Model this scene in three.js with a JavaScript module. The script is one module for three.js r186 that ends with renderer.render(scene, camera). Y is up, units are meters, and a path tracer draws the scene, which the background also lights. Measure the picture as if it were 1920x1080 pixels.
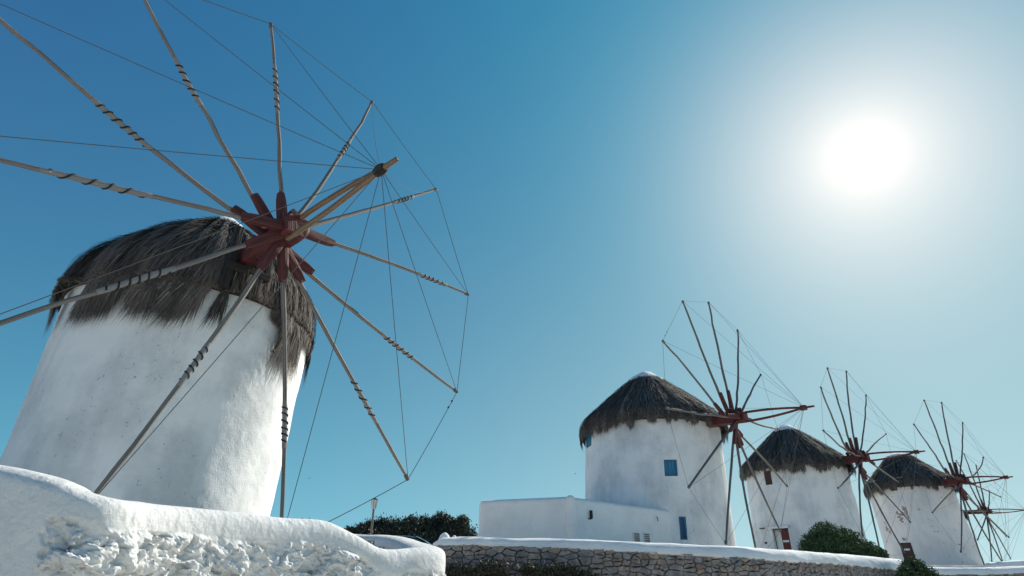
import * as THREE from 'three';
import { mergeGeometries, toCreasedNormals } from 'three/addons/utils/BufferGeometryUtils.js';
import { RoundedBoxGeometry } from 'three/addons/geometries/RoundedBoxGeometry.js';

// ---------------------------------------------------------------- camera, sky, sun, exposure
const V = (x, y, z) => new THREE.Vector3(x, y, z);
const scene = new THREE.Scene();
const EYE = V(0, 1.6, 0), PITCH = 0.482263, FOV = 55.657;
const camera = new THREE.PerspectiveCamera(FOV, 16 / 9, 0.1, 6000);
camera.position.copy(EYE); camera.rotation.x = PITCH; camera.updateMatrixWorld(true);
scene.add(camera);
const renderer = new THREE.WebGLRenderer({ antialias: true });
renderer.toneMapping = THREE.LinearToneMapping;
renderer.toneMappingExposure = 1.36;
renderer.shadowMap.enabled = true;
const SUN_DIR = V(0.5311, 0.56, -0.6359).normalize();

function makeSky() {
  const W = 2048, H = 1024, d = new Float32Array(W * H * 4);
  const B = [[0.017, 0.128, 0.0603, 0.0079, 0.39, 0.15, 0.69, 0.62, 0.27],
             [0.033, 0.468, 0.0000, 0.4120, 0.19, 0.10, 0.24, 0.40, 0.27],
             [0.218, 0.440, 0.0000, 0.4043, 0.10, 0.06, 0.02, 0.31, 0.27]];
  for (let j = 0; j < H; j++) {
    const el = ((j + 0.5) / H - 0.5) * Math.PI, y = Math.sin(el), e = Math.max(0, el * 180 / Math.PI);
    const h1 = Math.exp(-e / 18), h2 = Math.exp(-e / 7);
    for (let i = 0; i < W; i++) {
      const az = ((i + 0.5) / W - 0.5) * 2 * Math.PI, x = Math.cos(az) * Math.cos(el), z = Math.sin(az) * Math.cos(el);
      const g = Math.acos(Math.min(1, Math.max(-1, x * SUN_DIR.x + y * SUN_DIR.y + z * SUN_DIR.z))) * 180 / Math.PI;
      const f = [1, h1, h2, Math.exp(-g / 40), Math.exp(-((g / 14) ** 2)), Math.exp(-((g / 3.5) ** 2)), h1 * Math.exp(-((g / 40) ** 2)), Math.exp(-g / 6.6), g > 90 ? Math.cos(g * Math.PI / 180) ** 2 : 0];  // last term: whitish brightening opposite the sun, added to fill shaded walls
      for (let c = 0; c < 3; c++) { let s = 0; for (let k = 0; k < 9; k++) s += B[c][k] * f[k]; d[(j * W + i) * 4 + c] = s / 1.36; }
      d[(j * W + i) * 4 + 3] = 1;
    }
  }
  const t = new THREE.DataTexture(d, W, H, THREE.RGBAFormat, THREE.FloatType);
  t.mapping = THREE.EquirectangularReflectionMapping; t.magFilter = t.minFilter = THREE.LinearFilter; t.needsUpdate = true;
  return t;
}
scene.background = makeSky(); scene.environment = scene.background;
const sun = new THREE.DirectionalLight(new THREE.Color(1, 0.945, 0.85), 4.6);
sun.position.copy(SUN_DIR).multiplyScalar(120).add(V(10, 0, -25)); sun.target.position.set(10, 2, -25);
sun.castShadow = true; sun.shadow.radius = 1.2; sun.shadow.mapSize.set(4096, 4096);
Object.assign(sun.shadow.camera, { left: -70, right: 70, top: 70, bottom: -70, near: 1, far: 300 });
scene.add(sun, sun.target);

// ---------------------------------------------------------------- helpers
function rng(seed) { let a = seed >>> 0; return () => { a = (a + 0x6D2B79F5) | 0; let t = Math.imul(a ^ (a >>> 15), 1 | a); t = (t + Math.imul(t ^ (t >>> 7), 61 | t)) ^ t; return ((t ^ (t >>> 14)) >>> 0) / 4294967296; }; }
const clamp = (x, a = 0, b = 1) => Math.min(b, Math.max(a, x)), lerp = (a, b, t) => a + (b - a) * t;
const sstep = (a, b, x) => { const t = clamp((x - a) / (b - a)); return t * t * (3 - 2 * t); };
function h3(x, y, z) { let n = Math.imul(x | 0, 374761393) + Math.imul(y | 0, 668265263) + Math.imul(z | 0, 2147483647 - 1274126177); n = Math.imul(n ^ (n >>> 13), 1274126177); n ^= n >>> 16; return (n >>> 0) / 4294967296; }
function vn(x, y, z = 0, px = 0, py = 0) {                         // value noise in -1..1, tileable with px, py
  const ix = Math.floor(x), iy = Math.floor(y), iz = Math.floor(z), q = (t) => t * t * t * (t * (t * 6 - 15) + 10), fx = q(x - ix), fy = q(y - iy), fz = q(z - iz);
  const w = (i, p) => (p ? ((i % p) + p) % p : i), H = (a, b, c) => h3(w(a, px), w(b, py), c);
  const l = (c) => lerp(lerp(H(ix, iy, c), H(ix + 1, iy, c), fx), lerp(H(ix, iy + 1, c), H(ix + 1, iy + 1, c), fx), fy);
  return (fz === 0 ? l(iz) : lerp(l(iz), l(iz + 1), fz)) * 2 - 1;
}
function fbm(x, y, z = 0, o = 4, px = 0, py = 0) { let s = 0, a = 0.5, f = 1; for (let i = 0; i < o; i++, a *= 0.5, f *= 2) s += a * vn(x * f + (px ? 0 : i * 17.3), y * f + (px ? 0 : i * 9.1), z * f + i * 3, px * f, py * f); return s; }
function worley(x, y, s = 0) { const ix = Math.floor(x), iy = Math.floor(y); let a = 9, b = 9, id = 0; for (let i = -1; i < 2; i++) for (let j = -1; j < 2; j++) { const cx = ix + i + h3(ix + i, iy + j, s), cy = iy + j + h3(ix + i, iy + j, s + 7), d = Math.hypot(cx - x, cy - y); if (d < a) { b = a; a = d; id = h3(ix + i, iy + j, s + 3); } else if (d < b) b = d; } return [a, b, id]; }

const CP = Math.cos(PITCH), SP = Math.sin(PITCH), FPX = 1022.96;
const rayDir = (u, v) => { const r = (u - 960) / FPX, up = (540 - v) / FPX; return V(r, up * CP + SP, up * SP - CP); };
const at = (u, v, depth) => { const d = rayDir(u, v); return d.multiplyScalar(-depth / d.z).add(EYE); };  // a sighted point of the place, at that distance to the north

const used = new Map();
function numbered(n) { const k = used.get(n) ?? 0; used.set(n, k + 1); return k ? n + '_' + String(k).padStart(3, '0') : n; }
function tag(o, label, category, group, kind) { Object.assign(o.userData, { label, category }); if (group) o.userData.group = group; if (kind) o.userData.kind = kind; return o; }
function shadows(m) { m.castShadow = m.receiveShadow = true; return m; }
function thing(name, pos) { const g = new THREE.Group(); g.name = numbered(name); g.position.copy(pos); scene.add(g); return g; }
function part(parent, name, geo, mat, base) { if (base) geo.translate(-base.x, -base.y, -base.z); const m = shadows(new THREE.Mesh(geo, mat)); m.name = name; parent.add(m); return m; }
function solo(name, geo, mat, pos) { if (pos) geo.translate(-pos.x, -pos.y, -pos.z); const m = shadows(new THREE.Mesh(geo, mat)); m.name = numbered(name); if (pos) m.position.copy(pos); scene.add(m); return m; }
function struct(name, geo, mat) { const m = solo(name, geo, mat); m.userData.kind = 'structure'; return m; }

function geom(pos, idx, uv, col) {
  const g = new THREE.BufferGeometry(); g.setAttribute('position', new THREE.Float32BufferAttribute(pos, 3));
  if (uv) g.setAttribute('uv', new THREE.Float32BufferAttribute(uv, 2));
  if (col) g.setAttribute('color', new THREE.Float32BufferAttribute(col, 3));
  if (idx) g.setIndex(idx); g.computeVertexNormals(); return g;
}
function grid(nu, nv, f, closed = false) {                        // f(i, j) -> [x, y, z, u, v]
  const pos = [], uv = [], idx = [];
  for (let i = 0; i < nu; i++) for (let j = 0; j < nv; j++) { const p = f(i, j); pos.push(p[0], p[1], p[2]); uv.push(p[3], p[4]); }
  for (let i = 0; i < nu - 1; i++) for (let j = 0; j < nv - 1; j++) { const a = i * nv + j, b = a + nv; idx.push(a, b, a + 1, b, b + 1, a + 1); }
  return geom(pos, idx, uv);
}
function tube(pts, rad, seg = 7, caps = true) {                   // tapered tube through points, uv in metres
  const pos = [], uv = [], idx = [], n = pts.length; let len = 0;
  const axis = pts[n - 1].clone().sub(pts[0]).normalize(), ref = Math.abs(axis.y) < 0.8 ? V(0, 1, 0) : V(1, 0, 0);
  for (let i = 0; i < n; i++) {
    const t = pts[Math.min(n - 1, i + 1)].clone().sub(pts[Math.max(0, i - 1)]).normalize(), e = t.clone().cross(ref).normalize(), f = e.clone().cross(t), r = typeof rad === 'function' ? rad(i / (n - 1)) : rad;
    if (i) len += pts[i].distanceTo(pts[i - 1]);
    for (let j = 0; j <= seg; j++) { const a = j / seg * 2 * Math.PI, c = Math.cos(a) * r, s = Math.sin(a) * r; pos.push(pts[i].x + e.x * c + f.x * s, pts[i].y + e.y * c + f.y * s, pts[i].z + e.z * c + f.z * s); uv.push(j / seg * 0.3, len); }
  }
  const w = seg + 1;
  for (let i = 0; i < n - 1; i++) for (let j = 0; j < seg; j++) { const a = i * w + j, b = a + w; idx.push(a, a + 1, b, b, a + 1, b + 1); }
  if (caps) for (const [i, s] of [[0, 1], [n - 1, 0]]) { const c = pos.length / 3; pos.push(pts[i].x, pts[i].y, pts[i].z); uv.push(0, 0); for (let j = 0; j < seg; j++) s ? idx.push(c, i * w + j + 1, i * w + j) : idx.push(c, i * w + j, i * w + j + 1); }
  return geom(pos, idx, uv);
}
function boxBetween(a, b, width, thick, side, shape = () => 1, segs = 5) {    // a squared timber from a to b; side is the direction of its width
  const d = b.clone().sub(a), L = d.length(); d.normalize();
  const s = side.clone().addScaledVector(d, -side.dot(d)).normalize(), t = d.clone().cross(s), pos = [], idx = [], uv = [];
  const c = 0.18, prof = [[-1, -1 + c], [-1 + c, -1], [1 - c, -1], [1, -1 + c], [1, 1 - c], [1 - c, 1], [-1 + c, 1], [-1, 1 - c]];
  for (let i = 0; i <= segs; i++) for (let j = 0; j <= 8; j++) { const p = prof[j % 8], k = shape(i / segs), q = a.clone().addScaledVector(d, L * i / segs).addScaledVector(s, p[0] * width / 2 * k).addScaledVector(t, p[1] * thick / 2); pos.push(q.x, q.y, q.z); uv.push(j * 0.05, L * i / segs); }
  for (let i = 0; i < segs; i++) for (let j = 0; j < 8; j++) { const x = i * 9 + j, y = x + 9; idx.push(x, x + 1, y, y, x + 1, y + 1); }
  for (const [i, e] of [[0, 1], [segs, 0]]) for (let j = 1; j < 7; j++) e ? idx.push(i * 9, i * 9 + j + 1, i * 9 + j) : idx.push(i * 9, i * 9 + j, i * 9 + j + 1);
  return toCreasedNormals(geom(pos, idx, uv), 0.6);
}
const sagLine = (a, b, sag, n = 10) => Array.from({ length: n + 1 }, (_, i) => { const t = i / n; return a.clone().lerp(b, t).add(V(0, -4 * sag * t * (1 - t), 0)); });
function lathe(profile, seg = 48) { return new THREE.LatheGeometry(profile.map(([r, y]) => new THREE.Vector2(r, y)), seg); }

// ---------------------------------------------------------------- materials
function dataTex(n, f, srgb = false, rep = 1) {
  const d = new Uint8Array(n * n * 4);
  for (let j = 0; j < n; j++) for (let i = 0; i < n; i++) { const c = f(i / n, j / n); for (let k = 0; k < 3; k++) { let v = clamp(Array.isArray(c) ? c[k] : c); if (srgb) v = v <= 0.0031308 ? v * 12.92 : 1.055 * Math.pow(v, 1 / 2.4) - 0.055; d[(j * n + i) * 4 + k] = v * 255; } d[(j * n + i) * 4 + 3] = 255; }
  const t = new THREE.DataTexture(d, n, n); t.wrapS = t.wrapT = THREE.RepeatWrapping; t.magFilter = THREE.LinearFilter; t.minFilter = THREE.LinearMipmapLinearFilter; t.generateMipmaps = true;
  if (srgb) t.colorSpace = THREE.SRGBColorSpace; t.repeat.set(rep, rep); t.needsUpdate = true; return t;
}
const mix3 = (a, b, t) => [0, 1, 2].map((k) => lerp(a[k], b[k], t));
function std(rgb, rough, extra = {}) { const m = new THREE.MeshStandardMaterial({ roughness: rough, metalness: 0, ...extra }); if (rgb) m.color.setRGB(...rgb); return m; }
const plasterMap = dataTex(1024, (x, y) => {                       // limewash with rain streaks, thin grey patches and nicks
  const a = fbm(x * 4, y * 4, 1, 5, 4, 4), b = fbm(x * 24, y * 5, 5, 3, 24, 5), c = fbm(x * 48, y * 48, 9, 3, 48, 48), n = fbm(x * 90, y * 60, 3, 2, 90, 60);
  let k = mix3([0.84, 0.825, 0.79], [0.60, 0.605, 0.59], clamp(0.3 + a * 1.1 + b * 0.3 + c * 0.16));
  if (n > 0.43 && a > 0.12) k = mix3(k, [0.42, 0.42, 0.41], clamp((n - 0.43) * 5));
  return k;
}, true);
const plasterBump = dataTex(1024, (x, y) => 0.5 + 0.5 * fbm(x * 10, y * 10, 2, 6, 10, 10) + 0.12 * vn(x * 160, y * 160, 4, 160, 160));
const limeMap = dataTex(512, (x, y) => { const a = fbm(x * 6, y * 6, 21, 5, 6, 6), c = fbm(x * 60, y * 44, 8, 2, 60, 44); return mix3([0.86, 0.85, 0.825], [0.75, 0.75, 0.735], clamp(0.3 + a * 0.8 + c * 0.35)); }, true);
const woodMap = dataTex(256, (x, y) => { const g = fbm(x * 14, y * 2, 6, 4, 14, 2); return 0.72 + 0.5 * g; }, true);
const woodBump = dataTex(256, (x, y) => 0.5 + 0.5 * fbm(x * 24, y * 3, 8, 4, 24, 3));
const stoneMap = dataTex(512, (x, y) => { const a = fbm(x * 5, y * 5, 11, 5, 5, 5), b = fbm(x * 40, y * 40, 12, 2, 40, 40); return 0.74 + 0.36 * a + 0.3 * b; }, true);
const stoneBump = dataTex(512, (x, y) => 0.5 + 0.5 * fbm(x * 8, y * 8, 13, 6, 8, 8));
const groundMap = dataTex(512, (x, y) => 0.8 + 0.3 * fbm(x * 6, y * 6, 14, 5, 6, 6) + 0.15 * fbm(x * 80, y * 80, 15, 2, 80, 80), true);
const repT = (t, u, v = u) => { const c = t.clone(); c.repeat.set(u, v); c.needsUpdate = true; return c; };
const M = {
  tower: std(null, 0.95, { map: repT(plasterMap, 0.22), bumpMap: repT(plasterBump, 0.45), bumpScale: 0.014 }),
  lime: std(null, 0.9, { map: repT(limeMap, 0.6), bumpMap: repT(plasterBump, 0.9), bumpScale: 0.012 }),
  limeRough: std([0.91, 0.91, 0.9], 0.92, { map: repT(limeMap, 0.9), bumpMap: repT(plasterBump, 2.4), bumpScale: 0.012 }),
  annex: std([0.97, 0.965, 0.95], 0.92, { map: repT(limeMap, 0.35), bumpMap: repT(plasterBump, 0.4), bumpScale: 0.012 }),
  redWood: std([0.135, 0.029, 0.026], 0.75, { map: repT(woodMap, 3, 0.8), bumpMap: repT(woodBump, 3, 0.8), bumpScale: 0.012 }),
  redBright: std([0.15, 0.03, 0.026], 0.7, { map: repT(woodMap, 3, 0.8), bumpMap: repT(woodBump, 3, 0.8), bumpScale: 0.008 }),
  pole: std([0.235, 0.213, 0.19], 0.85, { map: repT(woodMap, 4, 0.7), bumpMap: repT(woodBump, 4, 0.7), bumpScale: 0.008 }),
  poleFar: std([0.19, 0.172, 0.155], 0.85, { map: repT(woodMap, 4, 0.7) }),
  spar: std([0.25, 0.165, 0.105], 0.8, { map: repT(woodMap, 4, 0.7), bumpMap: repT(woodBump, 4, 0.7), bumpScale: 0.008 }),
  rope: std([0.10, 0.095, 0.085], 0.95), cord: std([0.018, 0.016, 0.016], 0.9), sail: std([0.24, 0.225, 0.21], 0.95, { bumpMap: repT(woodBump, 6, 2), bumpScale: 0.01 }),
  darkWood: std([0.035, 0.03, 0.027], 0.9, { map: repT(woodMap, 2, 0.7), bumpMap: repT(woodBump, 2, 0.7), bumpScale: 0.02 }),
  straw: std(null, 0.95, { vertexColors: true, side: THREE.DoubleSide }),
  strawShell: std([0.045, 0.039, 0.035], 1, { bumpMap: repT(woodBump, 4, 1), bumpScale: 0.05 }),
  blue: std([0.028, 0.22, 0.37], 0.55, { map: repT(woodMap, 3, 1), bumpMap: repT(woodBump, 3, 1), bumpScale: 0.004 }),
  blueDark: std([0.03, 0.10, 0.20], 0.6, { map: repT(woodMap, 3, 1) }),
  brown: std([0.085, 0.035, 0.028], 0.75, { map: repT(woodMap, 3, 1), bumpMap: repT(woodBump, 3, 1), bumpScale: 0.006 }),
  paper: std([0.75, 0.73, 0.68], 0.8), darkMetal: std([0.03, 0.03, 0.033], 0.5, { metalness: 0.6 }),
  leaf: std(null, 0.7, { vertexColors: true, side: THREE.DoubleSide }), bark: std([0.09, 0.07, 0.055], 0.95, { bumpMap: repT(woodBump, 4, 1), bumpScale: 0.02 }),
  ground: std([0.74, 0.705, 0.64], 0.95, { map: repT(groundMap, 0.25), bumpMap: repT(stoneBump, 0.8), bumpScale: 0.01 }),
  paving: std([0.82, 0.79, 0.735], 0.9, { map: repT(groundMap, 0.3), bumpMap: repT(stoneBump, 0.5), bumpScale: 0.008 }),
  hill: std([0.17, 0.15, 0.10], 1, { map: repT(groundMap, 0.02) }),
  mortar: std([0.12, 0.105, 0.092], 1, { bumpMap: repT(stoneBump, 2), bumpScale: 0.03 }),
};
const stoneTones = [[0.30, 0.25, 0.215], [0.27, 0.235, 0.215], [0.235, 0.215, 0.205], [0.32, 0.25, 0.195], [0.25, 0.235, 0.235], [0.29, 0.20, 0.165], [0.20, 0.185, 0.18]].map((c) => std(c.map((x) => x * 1.4), 0.92, { map: repT(stoneMap, 1.6), bumpMap: repT(stoneBump, 2.2), bumpScale: 0.02 }));

// ---------------------------------------------------------------- ground, terraces, hills
{
  const gh = (x, z) => { const d = -z; return 1.15 * sstep(1, 10.5, d) + 0.04 * fbm(x * 0.3, z * 0.3, 4) - (d > 200 ? (d - 200) * 0.01 : 0); };
  const xs = [], zs = []; for (let x = -3000; x <= 3000; x += Math.abs(x) < 60 ? 1.5 : 120) xs.push(x); for (let z = -3000; z <= 1500; z += z > -90 && z < 30 ? 1.5 : 120) zs.push(z);
  struct('ground', grid(xs.length, zs.length, (i, j) => [xs[i], gh(xs[i], zs[zs.length - 1 - j]), zs[zs.length - 1 - j], xs[i], zs[zs.length - 1 - j]]), M.ground);
}
function sheet(name, pts, y) {
  const s = new THREE.Shape(pts.map(([x, z]) => new THREE.Vector2(x, -z))), g = new THREE.ExtrudeGeometry(s, { depth: 1.2, bevelEnabled: false });
  g.rotateX(-Math.PI / 2); g.translate(0, y - 1.2, 0); struct(name, g, M.paving);
}
sheet('terrace', [[-1.4, -12.3], [4.86, -12.95], [6.75, -14.5], [9.5, -16.95], [11.9, -19.1], [13.4, -21.5], [16.5, -25.3], [23, -27.3], [80, -34], [80, -100], [-45, -100], [-45, -16], [-10, -13.2]], 1.93);
sheet('terrace', [[-5.8, -3.95], [-2.9, -4.05], [-1.25, -7.15], [-2.2, -9.0], [-4.6, -11.2], [-10, -13.0], [-45, -15.8], [-45, -3.95]], 1.36);
{
  const n = 90, g = grid(n, 14, (i, j) => {
    const az = lerp(-1.35, 0.32, i / (n - 1)), t = j / 13, R = lerp(420, 980, t), h = (38 + 16 * fbm(i * 0.16, 3.1, 0, 4) + 10 * vn(i * 0.05, 8)) * sstep(0.30, 0.12, az) * Math.sin(Math.min(1, t * 1.25) * Math.PI / 2) * (0.8 + 0.2 * vn(i * 0.3, j * 0.4)) - 4;
    return [Math.sin(az) * R, h * (R / 700) ** 0.5, -Math.cos(az) * R, R * az, R];
  });
  struct('hills', g, M.hill);
}

// ---------------------------------------------------------------- windmills
function addQuadStrand(P, C, p0, p1, p2, w, side, c0, c1) {         // a bent straw, wide at its root and pointed
  const s = side.clone().multiplyScalar(w / 2), q = [p0.clone().sub(s), p0.clone().add(s), p1.clone().sub(s.clone().multiplyScalar(0.8)), p1.clone().add(s.clone().multiplyScalar(0.8)), p2];
  for (const [a, b, c] of [[0, 1, 2], [1, 3, 2], [2, 3, 4]]) for (const k of [a, b, c]) { P.push(q[k].x, q[k].y, q[k].z); const m = k < 2 ? c0 : k < 4 ? mix3(c0, c1, 0.5) : c1; C.push(m[0], m[1], m[2]); }
}
function makeMill(o) {
  const R = rng(o.seed), hub = V(...o.hub), a = V(...o.a).normalize(), e1 = a.clone().cross(V(0, 1, 0)).normalize(), e2 = e1.clone().cross(a);
  const base = V(o.cb[0], o.yb, o.cb[1]), root = thing('windmill', base); tag(root, o.label, 'windmill');
  const K = o.rad.reduce((x, y) => x + y) / 12 / 5.5;
  // tower
  const H = o.yt - o.yb, ctr = (y) => { const t = (y - o.yb) / H; return [lerp(o.cb[0], o.ct[0], t), lerp(o.cb[1], o.ct[1], t)]; }, rad = (y) => lerp(o.rb, o.rt, (y - o.yb) / H);
  const sight = (u, v) => { const d = rayDir(u, v); let lo = 0; for (let t = 3; t < 120; t += 0.02) { const x = d.x * t, y = EYE.y + d.y * t, z = d.z * t, c = ctr(y); if (Math.hypot(x - c[0], z - c[1]) < rad(y)) { return { th: Math.atan2(z - c[1], x - c[0]), y, k: t }; } } return null; };
  const openings = (o.openings ?? []).map((w) => { const p = sight(w.u, w.v), hw = w.w / 2 / rad(p.y); return { ...w, th: p.th, y: p.y, t0: p.th - hw, t1: p.th + hw, y0: p.y - w.h / 2, y1: p.y + w.h / 2 }; });
  const nt = o.fine ? 300 : 160, ny = o.fine ? 150 : 70, E = 0.003;
  let ths = Array.from({ length: nt + 1 }, (_, i) => i / nt * 2 * Math.PI - Math.PI), ys = Array.from({ length: ny + 1 }, (_, i) => o.yb + H * i / ny);
  for (const w of openings) { ths = ths.filter((t) => ![w.t0, w.t1].some((q) => Math.abs(t - q) < 0.012)); ys = ys.filter((t) => ![w.y0, w.y1].some((q) => Math.abs(t - q) < 0.04)); ths.push(w.t0 - E, w.t0, w.t1, w.t1 + E); ys.push(w.y0 - E, w.y0, w.y1, w.y1 + E); }
  ths.sort((x, y) => x - y); ys.sort((x, y) => x - y);
  const inside = (th, y) => openings.find((w) => th > w.t0 - 1e-6 && th < w.t1 + 1e-6 && y > w.y0 - 1e-6 && y < w.y1 + 1e-6);
  const sd = o.seed * 0.37;
  const towerR = (th, y) => { const x = Math.cos(th) * 3, z = Math.sin(th) * 3, n = 0.05 * fbm(x * 0.45 + sd, y * 0.45, z * 0.45, 3) + 0.016 * fbm(x * 2.2 + sd, y * 2.2, z * 2.2, 3) + (o.fine ? 0.005 * fbm(x * 9, y * 9, z * 9, 3) : 0); return rad(y) + n - (inside(th, y)?.depth ?? 0); };
  const tg = toCreasedNormals(grid(ths.length, ys.length, (i, j) => { const th = ths[i], y = ys[j], c = ctr(y), r = towerR(th, y); return [c[0] + r * Math.cos(th), y, c[1] + r * Math.sin(th), o.towerUV ? (th + Math.PI) / (2 * Math.PI) : th * rad(y), o.towerUV ? (y - o.yb) / H : y]; }), 0.7);
  part(root, 'tower', tg, o.towerMat ? o.towerMat({ sight, H, yb: o.yb }) : M.tower, base);
  for (const w of openings) {                                        // windows and doors sit in their reveals
    const c = ctr(w.y), r = rad(w.y) - w.depth, N = V(Math.cos(w.th), 0, Math.sin(w.th)), T = V(-N.z, 0, N.x), P = (s, y, d) => V(c[0], y, c[1]).addScaledVector(N, r + d).addScaledVector(T, s);
    const f = [], fw = 0.05 * (w.fw ?? 1), x = w.w / 2, L = (p, q, wd, th, side) => boxBetween(p, q, wd, th, side);
    f.push(L(P(-x + fw / 2, w.y0, 0.05), P(-x + fw / 2, w.y1, 0.05), fw, 0.05, T), L(P(x - fw / 2, w.y0, 0.05), P(x - fw / 2, w.y1, 0.05), fw, 0.05, T), L(P(-x, w.y1 - fw / 2, 0.054), P(x, w.y1 - fw / 2, 0.054), fw, 0.05, V(0, 1, 0)));
    if (!w.door) f.push(L(P(-x, w.y0 + fw / 2, 0.054), P(x, w.y0 + fw / 2, 0.054), fw, 0.05, V(0, 1, 0)));
    const wf = part(root, w.door ? 'door' : 'window', mergeGeometries(f), w.frame ?? w.mat, base);
    const x0 = w.leaf ? lerp(-x, x, w.leaf[0]) : -x + fw, x1 = w.leaf ? lerp(-x, x, w.leaf[1]) : x - fw, nb = w.boards ?? 3;
    for (let b = 0; b < nb; b++) { const p = lerp(x0, x1, (b + 0.5) / nb); part(wf, 'board', L(P(p, w.y0 + 0.01, 0.025 + 0.006 * (b % 2)), P(p, w.y1 - fw, 0.025 + 0.006 * (b % 2)), (x1 - x0) / nb - 0.008, 0.03, T), w.mat, base); }
    if (w.paper) part(wf, 'paper_notice', L(P(lerp(x0, x1, w.paper[0]), w.y0 + w.h * w.paper[2], 0.06), P(lerp(x0, x1, w.paper[1]), w.y0 + w.h * w.paper[2], 0.06), w.paper[3], 0.012, V(0, 1, 0)), M.paper, base);
    if (w.lintel) part(root, 'lintel', boxBetween(P(-x - 0.12, w.y1 + 0.06, w.depth - 0.02), P(x + 0.16, w.y1 + 0.06, w.depth - 0.02), 0.1, 0.2, V(0, 1, 0)), M.lime, base);
  }
  // thatched cap
  const ct = o.ct, rE = o.rt + (o.over ?? 0.2), C0 = V(ct[0], 0, ct[1]), thA = Math.atan2(a.z, a.x), bg = o.bulge ?? 0;
  const prof = [[0.06, o.ya - 0.1], [o.rc, o.yc], [lerp(o.rc, rE, 0.36), lerp(o.yc, o.ye, 0.26 - 0.08 * bg)], [lerp(o.rc, rE, 0.72), lerp(o.yc, o.ye, 0.53 - 0.13 * bg)], [rE + 0.02 * bg, lerp(o.yc, o.ye, 0.76 - 0.1 * bg)], [rE + 0.12, lerp(o.yc, o.ye, 0.88)], [rE + 0.1, o.ye + (o.eb ?? 0.22)]];
  const pc = new THREE.CatmullRomCurve3(prof.map(([r, y]) => V(r, y, 0)), false, 'centripetal'), gapF = (th) => { let d = th - thA - (o.gapShift ?? 0.1); d = Math.atan2(Math.sin(d), Math.cos(d)); return sstep(o.gap ?? 0.3, (o.gap ?? 0.3) - 0.12, Math.abs(d)); };
  const clump = (th, t) => (0.10 + 0.09 * bg) * K * fbm(Math.cos(th) * 6 + sd, Math.sin(th) * 6, t * 1.1, 3) + 0.05 * K * fbm(Math.cos(th) * 17, Math.sin(th) * 17 + sd, t * 1.5, 2);
  const surf = (th, t, off = 0) => { const p = pc.getPoint(t), q = pc.getTangent(t), n = V(-q.y, q.x, 0); if (n.x < 0) n.negate(); const d = clump(th, t) * Math.min(1, t * 3) + off, r = p.x + n.x * d, y = p.y + n.y * d; return V(C0.x + r * Math.cos(th), y, C0.z + r * Math.sin(th)); };
  const shell = grid(145, 40, (i, j) => { const th = (144 - i) / 144 * 2 * Math.PI, t = j / 39 * (1 - 0.13 * gapF(th)), p = surf(th, t, -0.02); return [p.x, p.y, p.z, th * 2.5, t * 4]; });
  const sh = part(root, 'thatch_shell', shell, M.strawShell, base);
  {
    const P = [], C = [], n = o.strands, w0 = o.strawW;
    for (let i = 0; i < n; i++) {
      const th = R() * 2 * Math.PI, eave = i > n * 0.62; let t = eave ? lerp(0.86, 1, R()) : 0.12 + 0.86 * Math.pow(R(), 0.7);
      const g = gapF(th); if (eave && g > R() + 0.05) continue; if (g > 0.5 && t > 0.84) continue;
      const view = V(Math.cos(th), 0, Math.sin(th)), dA = Math.atan2(Math.sin(th - thA), Math.cos(th - thA)), cl = fbm(Math.cos(th) * 11 + sd, Math.sin(th) * 11, 0.5, 3), lean = 0.25 * fbm(Math.cos(th) * 7, Math.sin(th) * 7 + sd, 2.5, 2) + (R() - 0.5) * 0.4 + (o.lean ?? 0) * sstep(-0.1, 0.6, dA);
      const up = R() * 0.07 * K, p0 = surf(th, t, up * 0.5), tone = R() * 0.6 + 0.55 * (0.5 + 1.6 * fbm(Math.cos(th) * 14, Math.sin(th) * 14, t * 2.5 + 3, 2)), blond = R() < (o.blond ?? 0.03);
      const c0 = blond ? [0.25, 0.22, 0.18] : mix3([0.034, 0.03, 0.027], [0.14, 0.115, 0.097], tone), c1 = c0;
      let p1, p2;
      if (eave) {
        const tf = o.tuft ? sstep(-0.14, 0.06, fbm(Math.cos(th) * 6.5 + 4.2, Math.sin(th) * 6.5, 1.5, 2)) * 1.15 + 0.03 + 0.55 * sstep(-0.02, -0.3, dA) : clamp(0.62 + cl * 2.3, 0.10, 1.45), L = o.fringe * tf * (0.72 + 0.4 * R()), ln = lean * L; p0.addScaledVector(view, -0.06 * R());
        p1 = surf(th + ln * 0.4 / rE, Math.min(1, t + 0.04), up).add(V(0, -L * 0.35, 0)); p2 = V(C0.x + Math.cos(th + ln / rE) * (rE + 0.10 + 0.09 * (R() - 0.6)), o.ye + (o.eb ?? 0.22) - L * (0.78 + 0.27 * R()), C0.z + Math.sin(th + ln / rE) * (rE + 0.10 + 0.09 * (R() - 0.6)));
      } else {
        const dt = (0.06 + 0.08 * R()), t2 = Math.min(0.99, t + dt), flare = (0.02 + 0.09 * R() * R()) * K; p1 = surf(th + lean * 0.06, Math.min(0.99, t + dt * 0.55), up); p2 = surf(th + lean * 0.13, t2, up * 0.5 + flare);
      }
      const side = V(-Math.sin(th), (R() - 0.5) * 0.6, Math.cos(th)).normalize();
      addQuadStrand(P, C, p0, p1, p2, w0 * (0.6 + 0.8 * R()), side, c0, c1);
    }
    const sg = part(root, 'thatch', geom(P, null, null, C), M.straw, base); sg.userData.kind = 'stuff';
  }
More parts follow.
